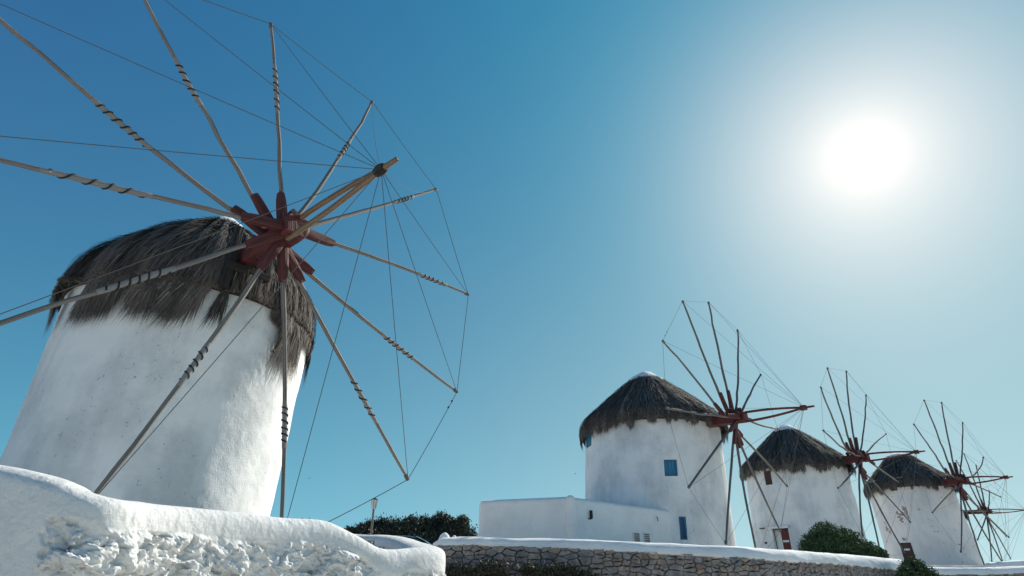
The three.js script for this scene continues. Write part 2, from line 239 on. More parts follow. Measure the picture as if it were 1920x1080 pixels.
  part(root, 'lime_cap', (() => { const g = lathe([[o.rc + 0.10, o.yc - 0.10], [o.rc + 0.08, o.yc + 0.03], [o.rc * 0.74, lerp(o.yc, o.ya, 0.45)], [o.rc * 0.42, lerp(o.yc, o.ya, 0.82)], [o.rc * 0.16, o.ya - 0.03], [0.001, o.ya]].reverse(), 40), p = g.attributes.position; for (let i = 0; i < p.count; i++) { const k = 1 + 0.16 * fbm(p.getX(i) * 3 + sd, p.getY(i) * 3, p.getZ(i) * 3, 3); p.setX(i, p.getX(i) * k); p.setZ(i, p.getZ(i) * k); } g.translate(C0.x, 0, C0.z); g.computeVertexNormals(); return g; })(), M.lime, base);
  // dark timber curb and the hood round the axle
  { const g = grid(61, 6, (i, j) => { const th = i / 60 * 2 * Math.PI, q = [[-0.1, 0], [0.06, 0], [0.09, 0.03], [0.09, 0.27], [0.06, 0.3], [-0.1, 0.3]][j], y = o.yt - 0.12 + q[1], r = rad(o.yt) + q[0]; return [C0.x + r * Math.cos(th), y, C0.z + r * Math.sin(th), th * 3, q[1] * 3]; }); part(root, 'timber_curb', g, M.darkWood, base); }
  const D = hub.clone().sub(V(C0.x, hub.y, C0.z)).length(), back = -(D - o.rt) - 0.1;                        // from hub back to the wall face
  if (o.fine) for (const s of [-1, 1]) part(root, 'hood_post', boxBetween(hub.clone().addScaledVector(a, back + 0.15).addScaledVector(e1, s * 0.36 * K).add(V(0, -0.85 * K, 0)), hub.clone().addScaledVector(a, back + 0.12).addScaledVector(e1, s * 0.36 * K).add(V(0, 0.55 * K, 0)), 0.15 * K, 0.14 * K, e1), M.darkWood, base);
  if (o.fine) part(root, 'hood_beam', boxBetween(hub.clone().addScaledVector(a, back + 0.17).addScaledVector(e1, -0.42 * K).add(V(0, -0.36 * K, 0)), hub.clone().addScaledVector(a, back + 0.17).addScaledVector(e1, 0.42 * K).add(V(0, -0.36 * K, 0)), 0.16 * K, 0.2 * K, V(0, 1, 0)), M.darkWood, base);
  // axle with its wedges
  const red = o.red ?? M.redBright;
  const ax0 = hub.clone().addScaledVector(a, back - 0.7), ax1 = hub.clone().addScaledVector(a, 0.62 * K);
  const axg = [boxBetween(ax0, ax1, 0.41 * K, 0.41 * K, e2, (t) => (t > 0.97 ? 0.92 : 1), 14)];
  for (const [q, r0] of [[0.56, 0.245], [-0.62, 0.245]]) axg.push(tube([hub.clone().addScaledVector(a, (q - 0.05) * K), hub.clone().addScaledVector(a, (q + 0.05) * K)], r0 * K, 14));
  const axle = part(root, 'axle', mergeGeometries(axg.map((g) => (g.index ? g.toNonIndexed() : g))), red, base);
  for (let i = 0; i < 5; i++) { const q = hub.clone().addScaledVector(a, (-0.45 + 0.22 * i) * K), s = (i % 2 ? 1 : -1); part(axle, 'wedge', boxBetween(q.clone().addScaledVector(e2, (0.2 + 0.05 * (i % 3)) * K).addScaledVector(e1, 0.1 * s * K), q.clone().addScaledVector(e2, 0.36 * K).addScaledVector(e1, -0.12 * s * K), 0.14 * K, 0.12 * K, a), red, base); }
  // sail poles
  const stag = [0.1, 0.2, 0.34, 0.46, -0.2, -0.05], tips = [], wheel = hub.clone().addScaledVector(a, o.off);
  for (let k = 0; k < 12; k++) {
    const dir = e2.clone().multiplyScalar(Math.cos(o.ang[k])).addScaledVector(e1, Math.sin(o.ang[k])), tan = dir.clone().cross(a), tip = wheel.clone().addScaledVector(dir, o.rad[k]); tips.push(tip);
    const r0 = hub.clone().addScaledVector(a, stag[k % 6] * K), p0 = r0.clone().addScaledVector(dir, 0.42 * K).addScaledVector(a, -0.07 * K), bx = (R() - 0.5) * 0.16 * K + (o.bend?.[k] ?? 0), by = (R() - 0.5) * 0.14 * K;
    const pts = Array.from({ length: 15 }, (_, i) => { const t = i / 14, s = 4 * t * (1 - t), w = 0.018 * vn(t * 9, k * 3.1 + o.seed); return p0.clone().lerp(tip, t).addScaledVector(tan, bx * s + w).addScaledVector(a, by * s + w); });
    const rp = (t) => lerp(o.pr, o.pr * 0.68, t) * (t > 0.985 ? 0.8 : 1) * (1 + 0.06 * vn(t * 20, k * 5)), sp = part(root, 'sail_pole', tube(pts, rp, o.fine ? 9 : 6), o.poleMat, base);
    const bl = (o.board ?? 1.25) * K * (k === 1 || k === 2 ? 0.45 : 1);
    part(sp, 'socket_board', boxBetween(r0.clone().addScaledVector(dir, 0.05), r0.clone().addScaledVector(dir, bl).addScaledVector(a, (o.off - stag[k % 6] * K) * bl / o.rad[k]), 0.185 * K, 0.115 * K, tan, (t) => [0.95, 0.97, 1, 1, 0.97, 0.88, 0.6][Math.round(t * 6)], 6), red, base);
    if (o.wraps) {
      const [f0, f1] = o.wraps[k], cv = new THREE.CatmullRomCurve3(pts), sub = Array.from({ length: 9 }, (_, i) => cv.getPoint(lerp(f0 - 0.02, f1 + 0.02, i / 8)));
      part(sp, 'furled_sail', tube(sub, (t) => rp(lerp(f0, f1, t)) + 0.003 + 0.007 * Math.sin(Math.PI * t) + 0.005 * vn(t * 8, k), 10), M.sail, base);
      const turns = 4.6 + R() * 1.6, hel = Array.from({ length: 100 }, (_, i) => { const t = i / 99, p = cv.getPoint(lerp(f0, f1, t)), ph = t * turns * 2 * Math.PI + k + 0.6 * Math.sin(t * 9 + k), r = rp(lerp(f0, f1, t)) + 0.006 + 0.007 * Math.sin(Math.PI * t); return p.addScaledVector(tan, Math.cos(ph) * r).addScaledVector(a, Math.sin(ph) * r); });
      part(sp, 'lashing', tube(hel, 0.017, 5, false), M.cord, base);
    }
    const q = tip.clone().addScaledVector(dir, -0.05 * K); part(sp, 'tip_binding', tube([q.clone().addScaledVector(dir, -0.07 * K), q, q.clone().addScaledVector(dir, 0.06 * K)], (t) => o.pr * (0.85 + 0.15 * Math.sin(Math.PI * t)), 8), o.fine ? M.rope : o.poleMat, base);
  }
  // bowsprit and rigging
  const knob = hub.clone().addScaledVector(a, o.boom * 0.885).add(V(0, o.boomLift ?? 0, 0)), bt = hub.clone().addScaledVector(a, o.boom).add(V(0, (o.boomLift ?? 0) * 1.13, 0)), sm = o.sparMat ?? red;
  for (const s of [-1, 1]) { const p = ax1.clone().addScaledVector(e2, s * 0.2 * K).addScaledVector(a, -0.25 * K).addScaledVector(e1, -0.04 * s); const pts = Array.from({ length: 10 }, (_, i) => { const t = i / 9; return p.clone().lerp(knob, t).addScaledVector(e2, s * 0.06 * K * 4 * t * (1 - t)); }); part(root, 'bowsprit_spar', tube(pts, (t) => lerp(0.056, 0.046, t) * K, 8), sm, base); }
  const tipM = part(root, 'bowsprit_tip', tube([knob.clone().addScaledVector(a, -0.3 * K), knob, bt], (t) => lerp(0.07, 0.04, t) * K, 8), sm, base);
  part(tipM, 'binding', tube([-0.13, -0.06, 0.02, 0.09].map((q) => knob.clone().addScaledVector(a, q * K)), (t) => (o.fine ? 0.078 + 0.022 * Math.sin(Math.PI * t) : 0.115) * K, 9), o.fine ? M.darkWood : red, base);
  for (let k = 0; k < 12; k++) {
    const n = tips[(k + 1) % 12], rr = part(root, 'rim_rope', tube(sagLine(tips[k], n, o.fine ? 0.03 : 0.02, 8), o.ropeR, 5), M.rope, base);
    if ((o.knots ?? []).includes(k)) for (const t of [0.12, 0.2]) part(rr, 'rope_knot', tube([t - 0.012, t, t + 0.012].map((q) => tips[k].clone().lerp(n, q)), (q) => o.ropeR * (1.6 + 1.6 * Math.sin(Math.PI * q)), 6), M.cord, base);
    const slack = o.slack?.[k] ?? 0.02; part(root, 'stay_rope', tube(sagLine(knob, tips[k], slack, 12), o.ropeR * (slack > 0.1 ? 0.55 : 0.8), 5), M.rope, base);
  }
  return { root, sight, base, openings, ctr, rad };
}

const mills = [];
mills.push(makeMill({ seed: 11, label: 'huge near windmill with shaggy black thatch, its grey-poled sail wheel reaching out of the frame', fine: true,
  hub: [-5.1, 8.151, -10.124], a: [0.7801, 0.0379, 0.6245], off: -0.163, boom: 3.85, ang: [0.216, -0.316, -0.824, -1.389, -1.915, -2.396, -2.937, -3.47, -3.98, -4.52, -5.033, -5.543], rad: [6.2, 6.29, 6.4, 6.35, 6.19, 6.25, 6.22, 6.25, 6.25, 6.25, 6.25, 6.25],
  ct: [-8.064, -12.823], cb: [-8.082, -12.801], rt: 2.737, rb: 2.553, yt: 7.22, yb: 0.85, ye: 6.66, ya: 10.55, yc: 10.15, rc: 0.5, strands: 46000, strawW: 0.025, fringe: 0.95, eb: 0.52, over: -0.02, gap: 0.25, gapShift: 0.0, bulge: 1, lean: 0.3, tuft: 1, blond: 0.02, pr: 0.052, poleMat: M.pole, sparMat: M.spar, red: M.redWood, ropeR: 0.009, board: 0.95, knots: [4], slack: { 1: 0.25, 2: 0.3 },
  wraps: [[.51, .74], [.47, .6], [.6, .75], [.62, .8], [.52, .7], [.53, .71], [.56, .68], [.45, .57], [.37, .55], [.39, .62], [.43, .6], [.5, .65]] }));
mills.push(makeMill({ seed: 22, label: 'white windmill with blue shutters and a low white annex at its foot',
  hub: [9.646, 7.604, -23.846], a: [0.7057, -0.0253, 0.708], off: -0.038, boom: 3.401, ang: [0.079, -0.461, -0.963, -1.487, -2.003, -2.513, -3.072, -3.558, -4.088, -4.611, -5.112, -5.704], rad: [5.54, 5.53, 5.4, 5.27, 5.53, 5.39, 5.5, 5.5, 5.57, 5.52, 5.63, 5.6],
  ct: [6.867, -27.133], cb: [6.37, -26.638], rt: 3.213, rb: 3.243, yt: 7.76, yb: 0.94, ye: 7.43, ya: 10.89, yc: 10.4, rc: 0.78, strands: 16000, strawW: 0.035, fringe: 0.42, gap: 0.16, pr: 0.056, poleMat: M.poleFar, ropeR: 0.006, knots: [10], bend: { 1: 0.25 },
  openings: [{ u: 1104, v: 826, w: 0.75, h: 0.62, depth: 0.06, mat: M.blue, frame: M.blue }, { u: 1258, v: 877, w: 0.54, h: 0.67, depth: 0.16, mat: M.blue, frame: M.blue }, { u: 1281, v: 990, w: 0.28, h: 0.84, depth: 0.12, mat: M.blueDark, frame: M.blue, boards: 2 }] }));
mills.push(makeMill({ seed: 33, label: 'white windmill behind the round green bush, its red door under a pale lintel',
  hub: [20.442, 7.634, -33.304], a: [0.6532, -0.0187, 0.757], off: 0.41, boom: 3.443, ang: [-0.163, -0.66, -1.18, -1.755, -2.155, -2.708, -3.436, -3.818, -4.323, -4.863, -5.408, -5.857], rad: [5.58, 5.59, 5.66, 4.92, 5.89, 5.5, 5.5, 5.5, 5.59, 5.33, 5.35, 5.5],
  ct: [18.084, -36.355], cb: [17.713, -36.034], rt: 2.942, rb: 3.089, yt: 7.43, yb: 0.94, ye: 7.07, ya: 10.4, yc: 9.96, rc: 0.7, strands: 13000, strawW: 0.04, fringe: 0.4, gap: 0.16, pr: 0.056, poleMat: M.poleFar, ropeR: 0.006, red: M.redWood, bend: { 1: 0.3, 9: -0.3, 10: -0.25 },
  openings: [{ u: 1440, v: 896, w: 0.45, h: 0.8, depth: 0.1, mat: M.brown, frame: M.brown, boards: 2 }, { u: 1467, v: 1026, w: 1.0, h: 1.95, depth: 0.32, mat: M.redBright, frame: M.brown, door: true, leaf: [0.02, 0.58], boards: 3, lintel: true, paper: [0.25, 0.9, 0.66, 0.11] }] }));
mills.push(makeMill({ seed: 44, label: 'white windmill with flaking brownish plaster patches and a dark plank door',
  hub: [30.135, 7.128, -38.748], a: [0.521, -0.0289, 0.8531], off: 0.243, boom: 3.043, ang: [-0.166, -0.656, -1.176, -1.698, -2.224, -2.748, -3.272, -3.795, -4.324, -4.842, -5.356, -5.968], rad: [5.57, 5.48, 5.24, 5.42, 5.5, 5.5, 5.5, 5.5, 5.89, 5.5, 5.43, 5.55],
  ct: [29.069, -42.222], cb: [29.425, -42.439], rt: 2.571, rb: 2.762, yt: 7.1, yb: 0.94, ye: 6.77, ya: 9.69, yc: 9.41, rc: 0.72, strands: 12000, strawW: 0.045, fringe: 0.4, gap: 0.16, pr: 0.056, poleMat: M.poleFar, ropeR: 0.006, red: M.redWood, bend: { 1: 0.15, 2: 0.2 }, towerUV: true,
  towerMat: ({ sight, H, yb }) => {
    const spots = [[1664, 990, 0.35, 0.55], [1688, 968, 0.4, 0.7], [1697, 960, 0.25, 0.8], [1695, 1012, 0.22, 0.2], [1662, 1010, 0.15, 0.3], [1730, 955, 0.4, 0.1]].map(([u, v, w, h]) => { const p = sight(u, v); return p && [(p.th + Math.PI) / (2 * Math.PI), (p.y - yb) / H, w / (2 * Math.PI * 2.65), h / H]; }).filter(Boolean);
    const map = dataTex(1024, (x, y) => {
      const X = x * 8, Y = y * 3, n = fbm(X * 2, Y * 2, 1, 5, 16, 0), st = fbm(x * 120, Y * 3, 4, 3, 120, 0); let c = mix3([0.78, 0.76, 0.735], [0.60, 0.60, 0.59], clamp(0.35 + n * 0.9 + st * 0.4));
      let k = 0; for (const [u, v, w, h] of spots) k = Math.max(k, 1.15 - Math.hypot((x - u) / w, (y - v) / h)); const f = fbm(x * 110, y * 55, 9, 4);
      if (k + f * 1.3 > 0.8) c = mix3([0.42, 0.31, 0.27], [0.30, 0.25, 0.235], clamp(0.5 + f));
      return c;
    }, true); map.wrapS = map.wrapT = THREE.ClampToEdgeWrapping; return std(null, 0.95, { map });
  },
  openings: [{ u: 1673, v: 908, w: 0.42, h: 0.85, depth: 0.12, mat: M.darkWood, frame: M.darkWood, boards: 2 }, { u: 1704, v: 1042, w: 0.78, h: 1.6, depth: 0.12, mat: M.brown, frame: M.darkWood, door: true, boards: 4, paper: [0.25, 0.8, 0.74, 0.12] }] }));
mills.push(makeMill({ seed: 55, label: 'farthest windmill at the right edge, its poles showing past the windmill with flaking plaster',
  hub: [51.201, 7.553, -63.612], a: [0.5841, -0.032, 0.8111], off: -0.077, boom: 3.987, ang: [0.018, -0.481, -1.032, -1.53, -2.033, -2.487, -3.002, -3.625, -4.148, -4.672, -5.196, -5.702], rad: [6.12, 5.77, 4.84, 5.5, 5.18, 5.74, 4.89, 5.5, 5.5, 5.5, 5.5, 6.02],
  ct: [47.7, -66.3], cb: [47.7, -66.3], rt: 2.53, rb: 2.75, yt: 7.3, yb: 0.94, ye: 6.95, ya: 10.0, yc: 9.6, rc: 0.7, strands: 6000, strawW: 0.06, fringe: 0.4, gap: 0.16, pr: 0.075, poleMat: M.poleFar, ropeR: 0.009, red: M.redWood }));

// ---------------------------------------------------------------- swept walls
function pathOf(pts) { const c = new THREE.CatmullRomCurve3(pts, false, 'centripetal'); c.arcLengthDivisions = 600; return c; }
// near whitewashed wall: front run, rounded end, and the back run that closes the bed behind it
{
  const P = [[-420, 845, 3.35], [-200, 858, 3.6], [0, 873, 3.75], [90, 891, 3.8], [140, 907, 3.83], [190, 933, 3.9], [240, 939, 4.13], [330, 949, 4.55], [430, 961, 4.98], [520, 973, 5.37], [600, 979, 5.71], [650, 1001, 5.93], [680, 1017, 6.07], [705, 1028, 6.18], [740, 1029, 6.36], [775, 1026, 6.55], [798, 1026, 6.75], [803, 1024, 7.1], [785, 1018, 7.75], [745, 1006, 8.3], [700, 1003, 8.9], [650, 1001, 9.5], [560, 1000, 10.4], [440, 990, 11.2]].map(([u, v, z]) => at(u, v, z));
  const cv = pathOf(P), L = cv.getLength(), uEnd = (() => { let b = 0, m = -9; for (let i = 0; i <= 400; i++) { const p = cv.getPointAt(i / 400); if (p.x > m) { m = p.x; b = i / 400; } } return b; })();
  const sFront = uEnd * L, ss = [], arc = [];
  { let last = -1, run = 0, po = null; const outer = (s) => { const u = Math.min(1, s / L), p = cv.getPointAt(u), t = cv.getTangentAt(u); return V(p.x - t.z * 0.2, 0, p.z + t.x * 0.2); };
    for (let s = 0; s < L; s += s < sFront + 0.6 ? 0.002 : 0.02) { const q = outer(s); if (po) run += q.distanceTo(po); po = q; if (last < 0 || run - last > (s < sFront + 0.6 ? 0.0064 : 0.05)) { ss.push(s); arc.push(run); last = run; } } ss.push(L); arc.push(run); }
  const arcOf = (s) => { let i = ss.findIndex((q) => q >= s); return arc[Math.max(0, i)]; };
  const W = 0.2, RHO = 0.115, prof = [];                                // (kind, value): height below the top on the face, or angle over the crown
  prof.push(['f', 2.3], ['f', 1.4], ['f', 0.95]); for (let d = 0.8; d > 0.001; d -= 0.0066) prof.push(['f', d]); for (let i = 0; i <= 22; i++) prof.push(['c', i / 22 * Math.PI]); prof.push(['b', 0.1], ['b', 0.3], ['b', 0.6], ['b', 2.3]);
  let sStart = 0; for (let i = 0; i <= 600; i++) { const p = cv.getPointAt(i / 600), q = p.clone().sub(EYE); const fw = -q.z * CP + q.y * SP, u = 960 + FPX * q.x / fw; if (u > 150) { sStart = i / 600 * L; break; } }
  sStart = arcOf(sStart); const aFront = arcOf(sFront);
  const g = grid(ss.length, prof.length, (i, j) => {
    const s1 = ss[i], s = arc[i], p = cv.getPointAt(Math.min(1, s1 / L)), t = cv.getTangentAt(Math.min(1, s1 / L)), n = V(-t.z, 0, t.x).normalize(), [k, v] = prof[j];   // n points to the outer face
    let off, y, dn = 1, dy = 0;
    const T = p.y, top = T - RHO;
    if (k === 'f') { off = W; y = top - v; } else if (k === 'b') { off = -W; y = top - v; dn = -1; } else { off = W * Math.sign(Math.cos(v)) * Math.pow(Math.abs(Math.cos(v)), 0.7); y = top + RHO * Math.pow(Math.sin(v), 0.75); dn = Math.cos(v); dy = Math.sin(v); }
    const below = T - y, smooth = 0.016 * fbm(s * 1.2, y * 1.5, 2, 3) + 0.0022 * fbm(s * 6, y * 9, off * 6, 3) + 0.0009 * fbm(s * 34, y * 34, 8, 2);
    let d = smooth; { const q = vn(s * 13, y * 13, off * 13); if (q > 0.6) d -= 0.02 * (q - 0.6); }
    if (k !== 'b' && s < aFront + 0.45 && off > 0.02) {
      const edge = 0.20 + 0.07 * fbm(s * 2.6, 1.7, 0, 3) + 0.05 * sstep(aFront - 2.6, aFront, s), m = sstep(edge - 0.012, edge + 0.035, below) * sstep(sStart - 0.03 + 0.5 * (0.5 - below), sStart + 0.03 + 0.5 * (0.5 - below), s + 0.3 * fbm(s * 5, y * 6, 3, 3));
      const far = sstep(aFront - 1.6, aFront - 0.5, s), qx = s + 0.07 * fbm(s * 8, y * 8, 11, 4), qy = y + 0.07 * fbm(s * 8, y * 8, 14, 4);
      const facet = (fx, fy, sd, amp, tilt) => { const X = qx * fx, Y = qy * fy, ix = Math.floor(X), iy = Math.floor(Y); let b1 = 9, b2 = 9, v1 = 0; for (let e = -1; e < 2; e++) for (let f = -1; f < 2; f++) { const cx = ix + e + h3(ix + e, iy + f, sd), cy = iy + f + h3(ix + e, iy + f, sd + 7), dx = X - cx, dy = Y - cy, dd = Math.hypot(dx, dy); if (dd < b1) { b2 = b1; b1 = dd; v1 = h3(ix + e, iy + f, sd + 3) + tilt * (dx * (h3(ix + e, iy + f, sd + 11) - 0.5) + dy * (h3(ix + e, iy + f, sd + 13) - 0.5)); } else if (dd < b2) b2 = dd; } return amp * v1; };
      const rid = 1 - Math.abs(fbm(s * 9, y * 14, 17, 4)) * 2.2;
      d += m * (lerp(1, 0.75, far) * (-0.075 + facet(4.0, 6.2, 5, 0.085, 1.5) + facet(8.5, 11, 35, 0.042, 1.6) + facet(19, 23, 47, 0.014, 1.6) + 0.018 * rid) * (0.45 + 0.55 * sstep(-0.2, 0.2, fbm(s * 2.4, y * 3.5, 41, 2))) + 0.012 * fbm(s * 30, y * 34, 19, 3) + far * 0.012 * fbm(s * 34, y * 9, 23, 3));
      d += 0.008 * sstep(edge + 0.05, edge - 0.03, below) * sstep(0.02, 0.16, below) * sstep(sStart, sStart + 0.3, s);
    }
    return [p.x + n.x * (off + d * dn), y + d * dy, p.z + n.z * (off + d * dn), s, k === 'c' ? top + RHO * v : y];
  });
  const base = V(-2.7, 0, -4.2), m = solo('whitewashed_wall', g, M.limeRough, base); tag(m, 'thick near whitewashed rubble wall with lumpy face, curving round a planting bed', 'wall');
}
// retaining wall of field stones under a white coping
function copingSweep(pts, hFn, W, seedZ) {
  const cv = pathOf(pts), L = cv.getLength(), n = Math.max(30, Math.ceil(L / 0.06)), A = 20;
  const ends = (s) => Math.min(1, Math.sqrt(clamp(s / 0.22)) , Math.sqrt(clamp((L - s) / 0.12)));
  const g = grid(n + 1, A + 3, (i, j) => {
    const s = L * i / n, p = cv.getPointAt(i / n), t = cv.getTangentAt(i / n), nn = V(-t.z, 0, t.x).normalize(), h = hFn(i / n), e = Math.max(0.05, ends(s));
    const v = clamp(j - 1, 0, A) / A * Math.PI, lo = j === 0 || j === A + 2, w = W * (0.6 + 0.4 * e), cs = Math.cos(v), sn = Math.sin(v), ex = Math.sign(cs) * Math.pow(Math.abs(cs), 0.62), ey = Math.pow(sn, 0.8);
    const d = 0.018 * fbm(s * 1.3, v * 2, seedZ, 3) + 0.006 * fbm(s * 6, v * 6, seedZ + 4, 3), y0 = p.y - h, und = 0.02 * fbm(s * 2.2, cs, seedZ + 9, 3);
    const off = lo ? Math.sign(cs) * (w - 0.14) : (w + d) * ex, y = lo ? y0 + und : y0 + und * (1 - ey) + (h * ey) * e + d * sn;
    return [p.x + nn.x * off, y, p.z + nn.z * off, s, v * 0.35];
  });
  return { g, cv, L };
}
function clipPoly(poly, px, py, nx, ny, c) { const out = []; for (let i = 0; i < poly.length; i++) { const a = poly[i], b = poly[(i + 1) % poly.length], da = a[0] * nx + a[1] * ny - c, db = b[0] * nx + b[1] * ny - c; if (da <= 0) out.push(a); if ((da < 0) !== (db < 0)) { const t = da / (da - db); out.push([lerp(a[0], b[0], t), lerp(a[1], b[1], t)]); } } return out; }
function rubble(L, yLo, yHi, R, rowH, meanW) {                        // irregular stones as cells of scattered points: [poly, centre]
  const pts = []; for (let y = yLo - rowH; y < yHi + rowH; y += rowH) { for (let s = -meanW; s < L + meanW;) { const w = meanW * (0.35 + 1.5 * R() * R() + 0.3 * R()), y1 = y + rowH * (0.5 + 0.9 * (R() - 0.5)); if (w < meanW * 1.0 && R() < 0.45) { pts.push([s + w * 0.5, y1 - rowH * 0.3], [s + w * 0.45, y1 + rowH * 0.32]); } else pts.push([s + w / 2, y1]); s += w; } }
  const AN = 0.5, cells = [];                                         // anisotropy: stones lie flat
  for (const p of pts) {
    let poly = [[-0.02, yLo], [L + 0.02, yLo], [L + 0.02, yHi], [-0.02, yHi]]; if (p[1] < yLo - 0.3 * rowH || p[1] > yHi + 0.3 * rowH) continue;
    for (const q of pts) { const dx = (q[0] - p[0]) * AN, dy = q[1] - p[1]; if (q === p || Math.abs(dx) > 0.5 || Math.abs(dy) > 0.5) continue; const nx = dx * AN, ny = dy, mx = (p[0] + q[0]) / 2, my = (p[1] + q[1]) / 2; poly = clipPoly(poly, 0, 0, nx, ny, mx * nx + my * ny); if (poly.length < 3) break; }
    if (poly.length >= 3) cells.push([poly, p]);
  }
  return cells;
}
function stoneGeo(poly, cv, L, face, R) {
  poly = poly.flatMap((q, i) => { const b = poly[(i + 1) % poly.length], l = Math.hypot(b[0] - q[0], b[1] - q[1]); return l > 0.11 ? [q, [(q[0] + b[0]) / 2 + 0.022 * (R() - 0.5), (q[1] + b[1]) / 2 + 0.022 * (R() - 0.5)]] : [q]; });
  let cx = 0, cy = 0; for (const q of poly) { cx += q[0] / poly.length; cy += q[1] / poly.length; }
  const dep = 0.02 + 0.045 * R(), tx = (R() - 0.5) * 0.12, ty = (R() - 0.5) * 0.16, gap = 0.004 + 0.005 * R(), ringAt = (inset, out, jit) => poly.map((q) => { const dx = q[0] - cx, dy = q[1] - cy, l = Math.hypot(dx, dy) || 1, k = Math.max(0.3, (l - inset) / l), x = cx + dx * k + jit * (R() - 0.5), y = cy + dy * k + jit * (R() - 0.5); return [x, y, out + tx * (x - cx) + ty * (y - cy)]; });
  const place = ([s, y, o]) => { const u = clamp(s / L), p = cv.getPointAt(u), t = cv.getTangentAt(u), n = V(-t.z, 0, t.x).normalize(); return V(p.x + n.x * (face + o), y, p.z + n.z * (face + o)); };
  const r0 = ringAt(gap, -0.06, 0), r1 = ringAt(gap, dep - 0.018, 0.014), r2 = ringAt(gap + 0.014, dep + 0.006 * R(), 0.016), n = poly.length, V3 = [], UV = [], tri = (a, b, c) => { for (const q of [a, b, c]) { const w = place(q); V3.push(w.x, w.y, w.z); UV.push(q[0], q[1]); } };
  for (let i = 0; i < n; i++) { const j = (i + 1) % n; tri(r0[i], r0[j], r1[i]); tri(r0[j], r1[j], r1[i]); tri(r1[i], r1[j], r2[i]); tri(r1[j], r2[j], r2[i]); tri(r2[i], r2[j], [cx, cy, dep + 0.012 * R()]); }
  return geom(V3, null, UV);
}
function stoneWall(name, label, P, hFn, W, opts) {
  const pts = P.map(([u, v, z]) => at(u, v, z)), { g, cv, L } = copingSweep(pts, hFn, W + 0.04, opts.seed), base = cv.getPointAt(0.5).clone().setY(0), root = thing(name, base), R = rng(opts.seed);
  tag(root, label, 'stone wall'); const cop = part(root, 'coping', g, M.lime, base); cop.userData.label = 'rounded white coping along the wall top';
  const core = grid(80, 4, (i, j) => { const u = i / 79, p = cv.getPointAt(u), t = cv.getTangentAt(u), n = V(-t.z, 0, t.x).normalize(), q = [[W - 0.03, 0.3], [W - 0.03, p.y - hFn(u) + 0.04], [-W + 0.03, p.y - hFn(u) + 0.04], [-W + 0.03, 0.3]][j]; return [p.x + n.x * q[0], q[1], p.z + n.z * q[0], u * L, q[1]]; });
  part(root, 'mortar_core', core, M.mortar, base);
  const topAt = (s) => { const u = clamp(s / L); return cv.getPointAt(u).y - hFn(u); }; let n = 0; const rest = [];
  for (const [lo, hi, single] of [[opts.yLo, 99, true], [0.5, opts.yLo, false]]) for (const [poly, c] of rubble(L, lo, Math.min(hi, 2.3), R, opts.rowH, opts.meanW).sort((a, b) => a[1][0] - b[1][0])) {
    const top = topAt(c[0]) + 0.03, pl = clipPoly(poly, 0, 0, 0, 1, top); if (pl.length < 3) continue; let A = 0; for (let i = 0; i < pl.length; i++) { const a = pl[i], b = pl[(i + 1) % pl.length]; A += a[0] * b[1] - b[0] * a[1]; } if (Math.abs(A) / 2 < 0.0012) continue;
    const sg = stoneGeo(pl, cv, L, W, R); if (single && n < 290 && !opts.joined) { part(root, n ? 'stone_' + String(n).padStart(3, '0') : 'stone', sg, stoneTones[Math.floor(R() * R() * 7 + R() * 0.6) % 7], base); n++; } else rest.push(sg);
  }
  if (rest.length) part(root, 'stones', mergeGeometries(rest), stoneTones[opts.joined ? 2 : 1], base).userData.kind = 'stuff';
  return { root, cv, L };
}
stoneWall('retaining_wall', 'long retaining wall of brown field stones with rounded white coping', [[808, 1010, 11.9], [870, 1007, 12.0], [960, 1009, 12.1], [1065, 1011, 12.2], [1200, 1017, 12.4], [1300, 1021, 12.55], [1400, 1027, 12.8], [1500, 1033, 14.2], [1600, 1041, 16.6], [1682, 1049, 18.8]], (u) => lerp(0.165, 0.35, u), 0.22, { seed: 71, yLo: 1.5, rowH: 0.12, meanW: 0.27 });
stoneWall('retaining_wall', 'short end wall of grey stones turning back beside the low dark bush', [[1674, 1053, 19.1], [1684, 1056, 20], [1694, 1058, 21.5], [1708, 1059, 23]], () => 0.36, 0.2, { seed: 72, yLo: 1.46, rowH: 0.14, meanW: 0.3 });
stoneWall('retaining_wall', 'low far stone wall with white coping under the flaking windmill at right', [[1716, 1063, 24.6], [1780, 1064, 25.2], [1850, 1064, 25.8], [1900, 1062, 26.4], [2010, 1058, 28]], () => 0.28, 0.22, { seed: 73, yLo: 1.4, rowH: 0.15, meanW: 0.3 });
{ const { g, cv } = copingSweep([[1846, 1056, 33], [1900, 1051, 34], [1990, 1047, 35.5]].map(([u, v, z]) => at(u, v, z)), () => 0.7, 0.25, 5), b = cv.getPointAt(0.5).clone(); tag(solo('parapet', g, M.lime, b), 'plain low white parapet behind the far stone wall at the right edge', 'parapet'); }

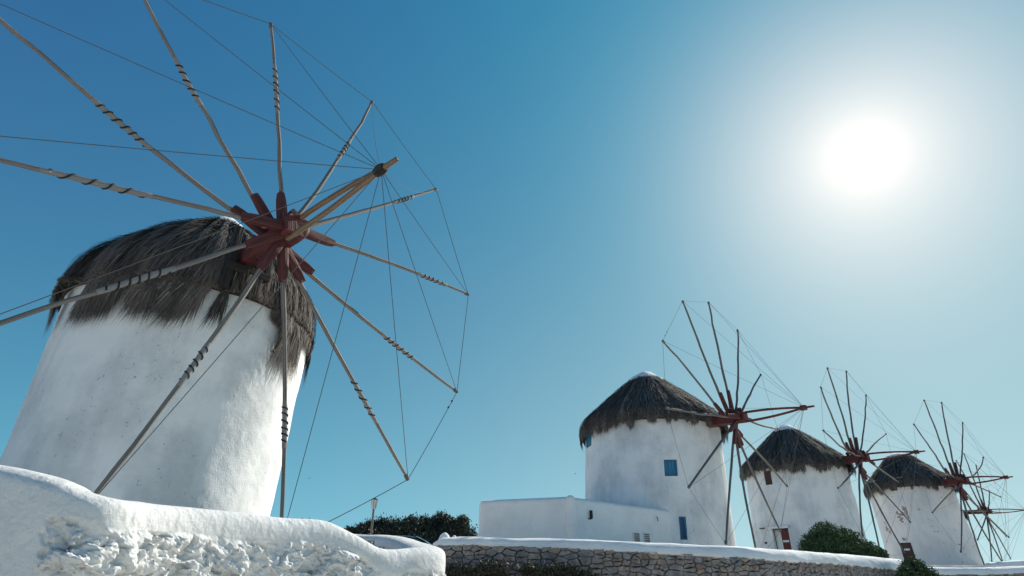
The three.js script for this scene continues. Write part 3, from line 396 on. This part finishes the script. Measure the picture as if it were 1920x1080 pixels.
// ---------------------------------------------------------------- annex of the second windmill
{
  const Lp = at(897, 940, 20.5), Cp = at(1066, 931, 19.4), Rp = at(1278, 964, 24.2), top = 3.9, base = V(Cp.x, 1.9, Cp.z), root = thing('annex', base);
  tag(root, 'low flat-roofed white annex with rounded edges in front of the blue-shuttered windmill', 'building');
  const q = [[Lp.x, Lp.z], [Cp.x, Cp.z], [Rp.x, Rp.z], [Rp.x - 1.5, Rp.z - 3], [Lp.x + 0.6, Lp.z - 6]].map(([x, z]) => new THREE.Vector2(x, -z)), s = new THREE.Shape(), r = 0.22;
  for (let i = 0; i < q.length; i++) { const p = q[i], a = q[(i + q.length - 1) % q.length].clone().sub(p).normalize(), b = q[(i + 1) % q.length].clone().sub(p).normalize(), A = p.clone().addScaledVector(a, r), B = p.clone().addScaledVector(b, r); i ? s.lineTo(A.x, A.y) : s.moveTo(A.x, A.y); s.quadraticCurveTo(p.x, p.y, B.x, B.y); }
  const g = new THREE.ExtrudeGeometry(s, { depth: top - 1.0 - 0.36, bevelEnabled: true, bevelThickness: 0.18, bevelSize: 0.2, bevelOffset: -0.2, bevelSegments: 7, curveSegments: 8 });
  g.rotateX(-Math.PI / 2); g.translate(0, 1.18, 0); part(root, 'wall', toCreasedNormals(g, 0.6), M.annex, base);
  const n = V(Rp.z - Cp.z, 0, -(Rp.x - Cp.x)).normalize(); if (n.z < 0) n.negate(); const t = Rp.clone().sub(Cp).setY(0).normalize();
  const hit = (u, v) => { const d = rayDir(u, v), k = Cp.clone().sub(EYE).setY(0).dot(n) / d.clone().setY(0).dot(n); return d.multiplyScalar(k).add(EYE); };
  { const p = Cp.clone().addScaledVector(t, 0.1).addScaledVector(n, -0.02), pts = [1.2, 2, 3, 3.6, 3.78, 3.88, 3.93].map((y) => V(p.x, y, p.z)); part(root, 'corner_buttress', tube(pts, (k) => [0.2, 0.19, 0.185, 0.18, 0.175, 0.14, 0.05][Math.round(k * 6)], 18), M.annex, base); }
  for (const [u, v] of [[1193, 1009], [1212, 1010]]) { const p = hit(u, v).addScaledVector(n, 0.012), f = part(root, 'vent', mergeGeometries([[-0.19, 0, 0.03, 0.36, 1], [0.19, 0, 0.03, 0.36, 1], [0, 0.18, 0.4, 0.03, 0], [0, -0.18, 0.4, 0.03, 0]].map(([x, y, w, h]) => { const c = p.clone().addScaledVector(t, x).add(V(0, y, 0)); return boxBetween(c.clone().addScaledVector(t, -w / 2), c.clone().addScaledVector(t, w / 2), h, 0.05, V(0, 1, 0)); })), M.paper, base); for (let k = 0; k < 5; k++) { const c = p.clone().add(V(0, -0.14 + 0.07 * k, 0)); part(f, 'slat', boxBetween(c.clone().addScaledVector(t, -0.18), c.clone().addScaledVector(t, 0.18), 0.05, 0.02, V(0, 1, 0).addScaledVector(n, 0.8)), stoneTones[4], base); } }
  { const p = hit(1106, 965).addScaledVector(n, 0.06), b = part(root, 'wall_lamp', boxBetween(p.clone().add(V(0, -0.13, 0)), p.clone().add(V(0, 0.13, 0)), 0.07, 0.09, t, (k) => (k < 0.2 || k > 0.8 ? 0.75 : 1)), M.darkMetal, base), c = hit(1105, 973); part(b, 'bracket', boxBetween(c.clone().addScaledVector(t, -0.07).addScaledVector(n, 0.02), c.clone().addScaledVector(t, 0.07).addScaledVector(n, 0.02), 0.03, 0.05, V(0, 1, 0)), M.darkMetal, base); }
  { const p = hit(1230, 973).addScaledVector(n, 0.03); part(root, 'hook', tube([p.clone().add(V(0, 0.07, 0)), p.clone().addScaledVector(n, 0.05).add(V(0, 0.05, 0)), p.clone().addScaledVector(n, 0.04).add(V(0, -0.08, 0))], 0.015, 6), M.darkMetal, base); }
}
// iron tie and small wall fitting on the third windmill
{ const m = mills[2]; for (const [u, v, w, h, nm] of [[1430, 991, 0.42, 0.05, 'wall_tie'], [1437, 1018, 0.1, 0.1, 'meter_box']]) { const s = m.sight(u, v), c = m.ctr(s.y), N = V(Math.cos(s.th), 0, Math.sin(s.th)), T = V(-N.z, 0, N.x), p = V(c[0], s.y, c[1]).addScaledVector(N, m.rad(s.y) + 0.035); part(m.root, nm, boxBetween(p.clone().addScaledVector(T, -w / 2), p.clone().addScaledVector(T, w / 2), h, 0.07, V(0, 1, 0)), nm === 'wall_tie' ? M.darkMetal : M.brown, m.base); } }

// ---------------------------------------------------------------- trees and bushes
function leafCloud(R, lobes, n, size, tones, base, wisp = 0.2, gaps) {      // small leaf faces in clumps through the lobes' volume
  const P = [], C = [];
  for (let i = 0; i < n; i++) {
    const l = lobes[Math.floor(R() * lobes.length)], ph = R() * 2 * Math.PI, cz = R() * 2 - 1, sr = Math.sqrt(1 - cz * cz), rr = Math.pow(R(), 0.42), k = 0.78 + (gaps < -0.55 ? 0.3 : 0.55) * fbm(Math.cos(ph) * 2.2 + l[0], cz * 2.2 + l[1], Math.sin(ph) * 2.2 + l[2], 3) + (R() < wisp ? 0.22 * R() : 0);
    const x = l[0] + Math.cos(ph) * sr * rr * l[3] * k, y = l[1] + cz * rr * l[4] * k, z = l[2] + Math.sin(ph) * sr * rr * l[5] * k; if (fbm(x * 2.6, y * 2.6, z * 2.6, 2) < (gaps ?? -0.22)) continue;
    const d = V(R() - 0.5, R() - 0.3, R() - 0.5).normalize(), s = V(R() - 0.5, R() - 0.5, R() - 0.5).cross(d).normalize(), L = size * (0.6 + 0.9 * R()), w = L * 0.42, c = tones[Math.floor(R() * tones.length)], j = 0.75 + 0.5 * R();
    const a = V(x, y, z), b = a.clone().addScaledVector(d, L), m = a.clone().addScaledVector(d, L * 0.5), q = [a, m.clone().addScaledVector(s, w / 2), b, m.clone().addScaledVector(s, -w / 2)];
    for (const e of [0, 1, 2, 0, 2, 3]) { P.push(q[e].x, q[e].y, q[e].z); C.push(c[0] * j, c[1] * j, c[2] * j); }
  }
  const g = geom(P, null, null, C); g.translate(-base.x, -base.y, -base.z); return g;
}
const DARK = [[0.030, 0.042, 0.026], [0.040, 0.052, 0.032], [0.055, 0.060, 0.042], [0.024, 0.032, 0.022]], GREEN = [[0.050, 0.095, 0.032], [0.065, 0.115, 0.04], [0.095, 0.14, 0.055], [0.036, 0.066, 0.025]];
function tree(name, label, cat, group, base, lobes, n, size, tones, seed, wisp, gaps) {
  const R = rng(seed), root = thing(name, base); tag(root, label, cat, group);
  const st = []; for (const l of lobes) { const e = V(l[0], l[1] + l[4] * 0.2, l[2]); st.push(tube([base.clone().add(V((R() - 0.5) * 0.2, -0.1, (R() - 0.5) * 0.2)), base.clone().lerp(e, 0.45).add(V((R() - 0.5) * 0.3, 0.1, (R() - 0.5) * 0.2)), e], (t) => lerp(0.1, 0.03, t), 7)); for (let k = 0; k < 3; k++) { const b = V(l[0] + (R() - 0.5) * l[3] * 1.5, l[1] + (R() - 0.2) * l[4] * 0.8, l[2] + (R() - 0.5) * l[5] * 1.5); st.push(tube([base.clone().lerp(e, 0.6), base.clone().lerp(e, 0.8).lerp(b, 0.5).add(V(0, 0.05, 0)), b], (t) => lerp(0.04, 0.012, t), 5)); } }
  part(root, 'trunk', mergeGeometries(st), M.bark, base);
  part(root, 'crown', leafCloud(R, lobes, n, size, tones, base, wisp, gaps), M.leaf);
  return root;
}
for (const [i, [u, v, hw, lab]] of [[672, 981, 0.95, 'low end tree at the left end of the dark tree clump'], [712, 971, 1.05, 'dark tree behind the slim lamp post'], [764, 967, 1.25, 'dark tree above the parked car, between the lamp post tree and the tallest tree'], [818, 959, 1.35, 'tallest dark tree of the clump, beside the white annex'], [858, 966, 0.85, 'feathery dark tree at the right end of the clump, nearest the white annex']].entries()) {
  const p = at(u, v, 34 + (i % 2)), b = V(p.x, 1.9, p.z), h = p.y - 1.9; const w = hw * 1.3; tree('tamarisk_tree', lab, 'tree', null, b, [[b.x, 1.9 + h * 0.5, b.z, w, h * 0.5, w * 0.9], [b.x - w * 0.6, 1.9 + h * 0.4, b.z + 0.2, w * 0.8, h * 0.42, w * 0.7], [b.x + w * 0.6, 1.9 + h * 0.4, b.z + 0.1, w * 0.8, h * 0.42, w * 0.7], [b.x + w * 0.2, 1.9 + h * 0.76, b.z, w * 0.5, h * 0.28, w * 0.5], [b.x - w * 0.35, 1.9 + h * 0.7, b.z, w * 0.45, h * 0.26, w * 0.5]], 20000, 0.13, DARK, 300 + i, 0.35, -0.5);
}
for (const [i, [u, v, hw, lab]] of [[549, 971, 0.55, 'wispy bush top showing over the near white wall, left of two'], [572, 973, 0.45, 'small bush top over the near white wall, right of two']].entries()) { const p = at(u, v, 26), b = V(p.x, 1.9, p.z), h = p.y - 1.9; tree('bush', lab, 'bush', null, b, [[b.x, 1.9 + h * 0.55, b.z, hw, h * 0.45, hw], [b.x + 0.2, 1.9 + h * 0.75, b.z, hw * 0.7, h * 0.25, hw * 0.7]], 3500, 0.1, DARK, 320 + i, 0.3); }
{ const p = (u, v, z, rx, ry, rz) => { const q = at(u, v, z); return [q.x, q.y, q.z, rx, ry, rz]; }, b = at(1560, 1035, 20.3); b.y = 1.9;
  tree('mastic_bush', 'round glossy green bush behind the white coping, below the red-doored windmill', 'bush', null, b, [p(1553, 1016, 20.3, 0.86, 0.79, 0.74), p(1530, 1030, 20.1, 0.61, 0.56, 0.55), p(1585, 1022, 20.5, 0.76, 0.69, 0.69), p(1615, 1036, 20.8, 0.71, 0.46, 0.64), p(1642, 1044, 21, 0.51, 0.32, 0.55)], 46000, 0.07, GREEN, 340, 0.0, -0.6);
  const c = at(1712, 1090, 16.9); c.y = 1.2;
  tree('mastic_bush', 'low dark green bush against the end of the stone wall', 'bush', null, c, [p(1714, 1072, 16.9, 0.4, 0.4, 0.4), p(1735, 1084, 16.9, 0.4, 0.3, 0.4), p(1702, 1085, 16.7, 0.35, 0.35, 0.3)], 16000, 0.065, GREEN, 341, 0.06, -0.5); }
{ const R = rng(350), lobes = []; for (let u = 822; u < 1100; u += 13) { const q = at(u + R() * 8, 1073 + 8 * R() - 9 * Math.sin((u - 815) / 285 * Math.PI), 11.3); lobes.push([q.x, q.y - 0.05, q.z, 0.2, 0.14 + 0.1 * R(), 0.16]); lobes.push([q.x, q.y - 0.38, q.z + 0.05, 0.26, 0.42, 0.2]); }
  const b = V(0.5, 1.1, -11.3), m = shadows(new THREE.Mesh(leafCloud(R, lobes, 30000, 0.055, [[0.035, 0.04, 0.022], [0.05, 0.05, 0.03], [0.075, 0.062, 0.042], [0.03, 0.034, 0.02]], b, 0.5), M.leaf)); m.name = 'weeds'; m.position.copy(b); scene.add(m); tag(m, 'dark dry weeds growing along the foot of the field stone wall', 'weeds', null, 'stuff'); }
{ const R = rng(360), p = at(690, 1019, 7.3), b = p.clone(); b.y = 1.36; const m = solo('bedding_plant', leafCloud(R, [[p.x, p.y - 0.06, p.z, 0.12, 0.1, 0.1], [p.x + 0.06, p.y - 0.14, p.z, 0.16, 0.12, 0.12], [p.x, p.y - 0.3, p.z, 0.1, 0.2, 0.1]], 900, 0.04, [[0.16, 0.06, 0.04], [0.12, 0.08, 0.05], [0.2, 0.1, 0.07]], b, 0.3), M.leaf); m.position.copy(b); tag(m, 'small reddish plant inside the bed of the near white wall', 'plant'); }
{ const R = rng(361), p = at(814, 1078, 7.0), b = p.clone(); b.y = 1.0; const m = solo('weed', leafCloud(R, [[p.x, p.y - 0.02, p.z, 0.06, 0.05, 0.06], [p.x, p.y - 0.25, p.z, 0.06, 0.25, 0.06]], 300, 0.03, [[0.5, 0.48, 0.42], [0.14, 0.12, 0.07]], b, 0.3), M.leaf); m.position.copy(b); tag(m, 'pale dry weed at the rounded end of the near white wall', 'weed'); }

// ---------------------------------------------------------------- lamp post, domed posts, car, birds
{ const t = at(703, 934, 22), b = V(t.x, 1.9, t.z), root = thing('lamp_post', b); tag(root, 'slim pale lamp post with tapered lantern before the dark trees', 'lamp post');
  part(root, 'post', lathe([[0.001, 0], [0.09, 0], [0.09, 0.12], [0.045, 0.2], [0.04, t.y - 1.9 - 0.42], [0.06, t.y - 1.9 - 0.4], [0.001, t.y - 1.9 - 0.38]], 14), M.pole);
  const lm = part(root, 'lantern', lathe([[0.001, t.y - 1.9 - 0.37], [0.065, t.y - 1.9 - 0.37], [0.115, t.y - 1.9 - 0.05], [0.105, t.y - 1.9 - 0.05], [0.055, t.y - 1.9 - 0.36]], 6), std([0.55, 0.56, 0.55], 0.35)); part(lm, 'lantern_lid', lathe([[0.001, t.y - 1.9 + 0.03], [0.06, t.y - 1.9], [0.135, t.y - 1.9 - 0.045], [0.135, t.y - 1.9 - 0.06], [0.001, t.y - 1.9 - 0.06]], 6), M.darkMetal);
  for (let k = 0; k < 6; k++) { const a = k / 6 * 2 * Math.PI, y = t.y - 1.9; part(lm, 'lantern_bar', tube([V(Math.sin(a) * 0.067, y - 0.37, Math.cos(a) * 0.067), V(Math.sin(a) * 0.118, y - 0.05, Math.cos(a) * 0.118)], 0.008, 5), M.darkMetal); } }
for (const [u, v, r, lab] of [[834, 998, 0.2, 'larger white domed post behind the left end of the stone wall'], [852, 1003, 0.13, 'smaller white domed post beside the annex end of the stone wall']]) { const t = at(u, v, 17), h = t.y - 1.9, m = solo('domed_post', lathe([[0.001, h], [r * 0.3, h - 0.02], [r * 0.65, h - 0.09], [r * 0.9, h - 0.2], [r, h - 0.34], [r * 1.02, 0], [0.001, 0]], 28), M.lime); m.position.set(t.x, 1.9, t.z); tag(m, lab, 'post'); }
{ const t = at(768, 1003, 17), b = V(t.x + 0.1, t.y - 1.5, t.z), root = thing('parked_car', b), W = 1.64; tag(root, 'dark parked car, only its roof and windscreen with painted blue reflection showing between the walls', 'car');
  const paint = new THREE.MeshPhysicalMaterial({ roughness: 0.35, metalness: 0.3, clearcoat: 1, clearcoatRoughness: 0.08 }); paint.color.setRGB(0.02, 0.022, 0.026);
  const glass = new THREE.MeshPhysicalMaterial({ roughness: 0.05, metalness: 0, clearcoat: 1 }); glass.color.setRGB(0.04, 0.13, 0.21);  // blue sky reflection is put into the base colour
  const ext = (pts, w, bev) => { const s = new THREE.Shape(); s.moveTo(...pts[0]); s.splineThru(pts.slice(1).map((p) => new THREE.Vector2(...p))); s.closePath(); const g = new THREE.ExtrudeGeometry(s, { depth: w - 2 * bev, bevelEnabled: true, bevelThickness: bev, bevelSize: bev, bevelOffset: -bev, bevelSegments: 4, curveSegments: 40 }); g.translate(0, 0, -w / 2 + bev); return toCreasedNormals(g, 0.7); };
  part(root, 'body', ext([[-2.0, 0.3], [-2.05, 0.65], [-1.9, 0.92], [0, 0.95], [1.0, 0.93], [1.75, 0.78], [1.98, 0.6], [1.98, 0.3], [1.4, 0.24], [-1.5, 0.24]], W, 0.09), paint);
  const cab = part(root, 'cabin', ext([[-1.85, 0.9], [-1.6, 1.25], [-1.1, 1.42], [-0.2, 1.45], [0.2, 1.40], [0.6, 1.2], [1.0, 0.9], [0, 0.86]], W - 0.16, 0.14), paint);
  { const c = [[0.16, 1.43], [0.42, 1.32], [0.72, 1.13], [1.03, 0.92]], g = grid(4, 9, (i, j) => { const z = (j / 8 - 0.5) * (W - 0.3), k = Math.cos((j / 8 - 0.5) * 2.2); return [c[i][0] + 0.02 * k, c[i][1] + 0.014 * k, z, i, j]; }); glass.side = THREE.DoubleSide; part(cab, 'windscreen', g, glass); }
  for (const s of [-1, 1]) { part(cab, 'side_window', (() => { const g = new THREE.ShapeGeometry(new THREE.Shape([[-1.4, 0.98], [-1.15, 1.32], [-0.2, 1.36], [0.15, 1.3], [0.6, 0.98]].map((p) => new THREE.Vector2(...p)))); g.translate(0, 0, s * (W / 2 - 0.075)); return g; })(), glass); for (const x of [-1.25, 1.25]) { const w = part(root, 'wheel', (() => { const g = lathe([[0.001, -0.1], [0.27, -0.1], [0.31, -0.07], [0.31, 0.07], [0.27, 0.1], [0.001, 0.1]], 24); g.rotateX(Math.PI / 2); g.translate(x, 0.31, s * (W / 2 - 0.08)); return g; })(), M.cord); part(w, 'rim', (() => { const g = lathe([[0.001, -0.02], [0.18, -0.02], [0.2, 0.02], [0.001, 0.03]], 20); g.rotateX(Math.PI / 2); g.translate(x, 0.31, s * (W / 2 + 0.02)); return g; })(), M.darkMetal); } part(root, 'headlight', (() => { const g = new RoundedBoxGeometry(0.12, 0.13, 0.34, 3, 0.05); g.translate(1.88, 0.68, s * 0.55); return g; })(), M.paper); } }
for (const [u, v, z, yaw, lab] of [[580, 897, 42, 0.5, 'tiny dark bird in the sky right of the huge near windmill'], [1079, 888, 46, 2.1, 'tiny dark bird in the sky just left of the blue-shuttered windmill']]) {
  const p = at(u, v, z), root = thing('bird', p); root.rotation.y = yaw; root.scale.setScalar(0.4); tag(root, lab, 'bird');
  part(root, 'body', (() => { const g = lathe([[0.001, -0.2], [0.03, -0.12], [0.05, 0], [0.04, 0.1], [0.028, 0.16], [0.001, 0.22]], 10); g.rotateX(Math.PI / 2); return g; })(), M.darkWood);
  for (const s of [-1, 1]) part(root, 'wing', geom([0, 0.02, 0.06, s * 0.2, 0.1, 0.05, 0, 0.02, -0.06, s * 0.22, 0.09, -0.06, s * 0.42, 0.05, -0.07, 0, 0.0, 0, s * 0.2, 0.075, 0], [0, 1, 2, 1, 3, 2, 1, 4, 3, 0, 5, 1, 5, 6, 1, 1, 6, 4, 6, 3, 4, 5, 2, 6, 2, 3, 6]), std([0.04, 0.04, 0.045], 0.9, { side: THREE.DoubleSide }));
}

renderer.render(scene, camera);
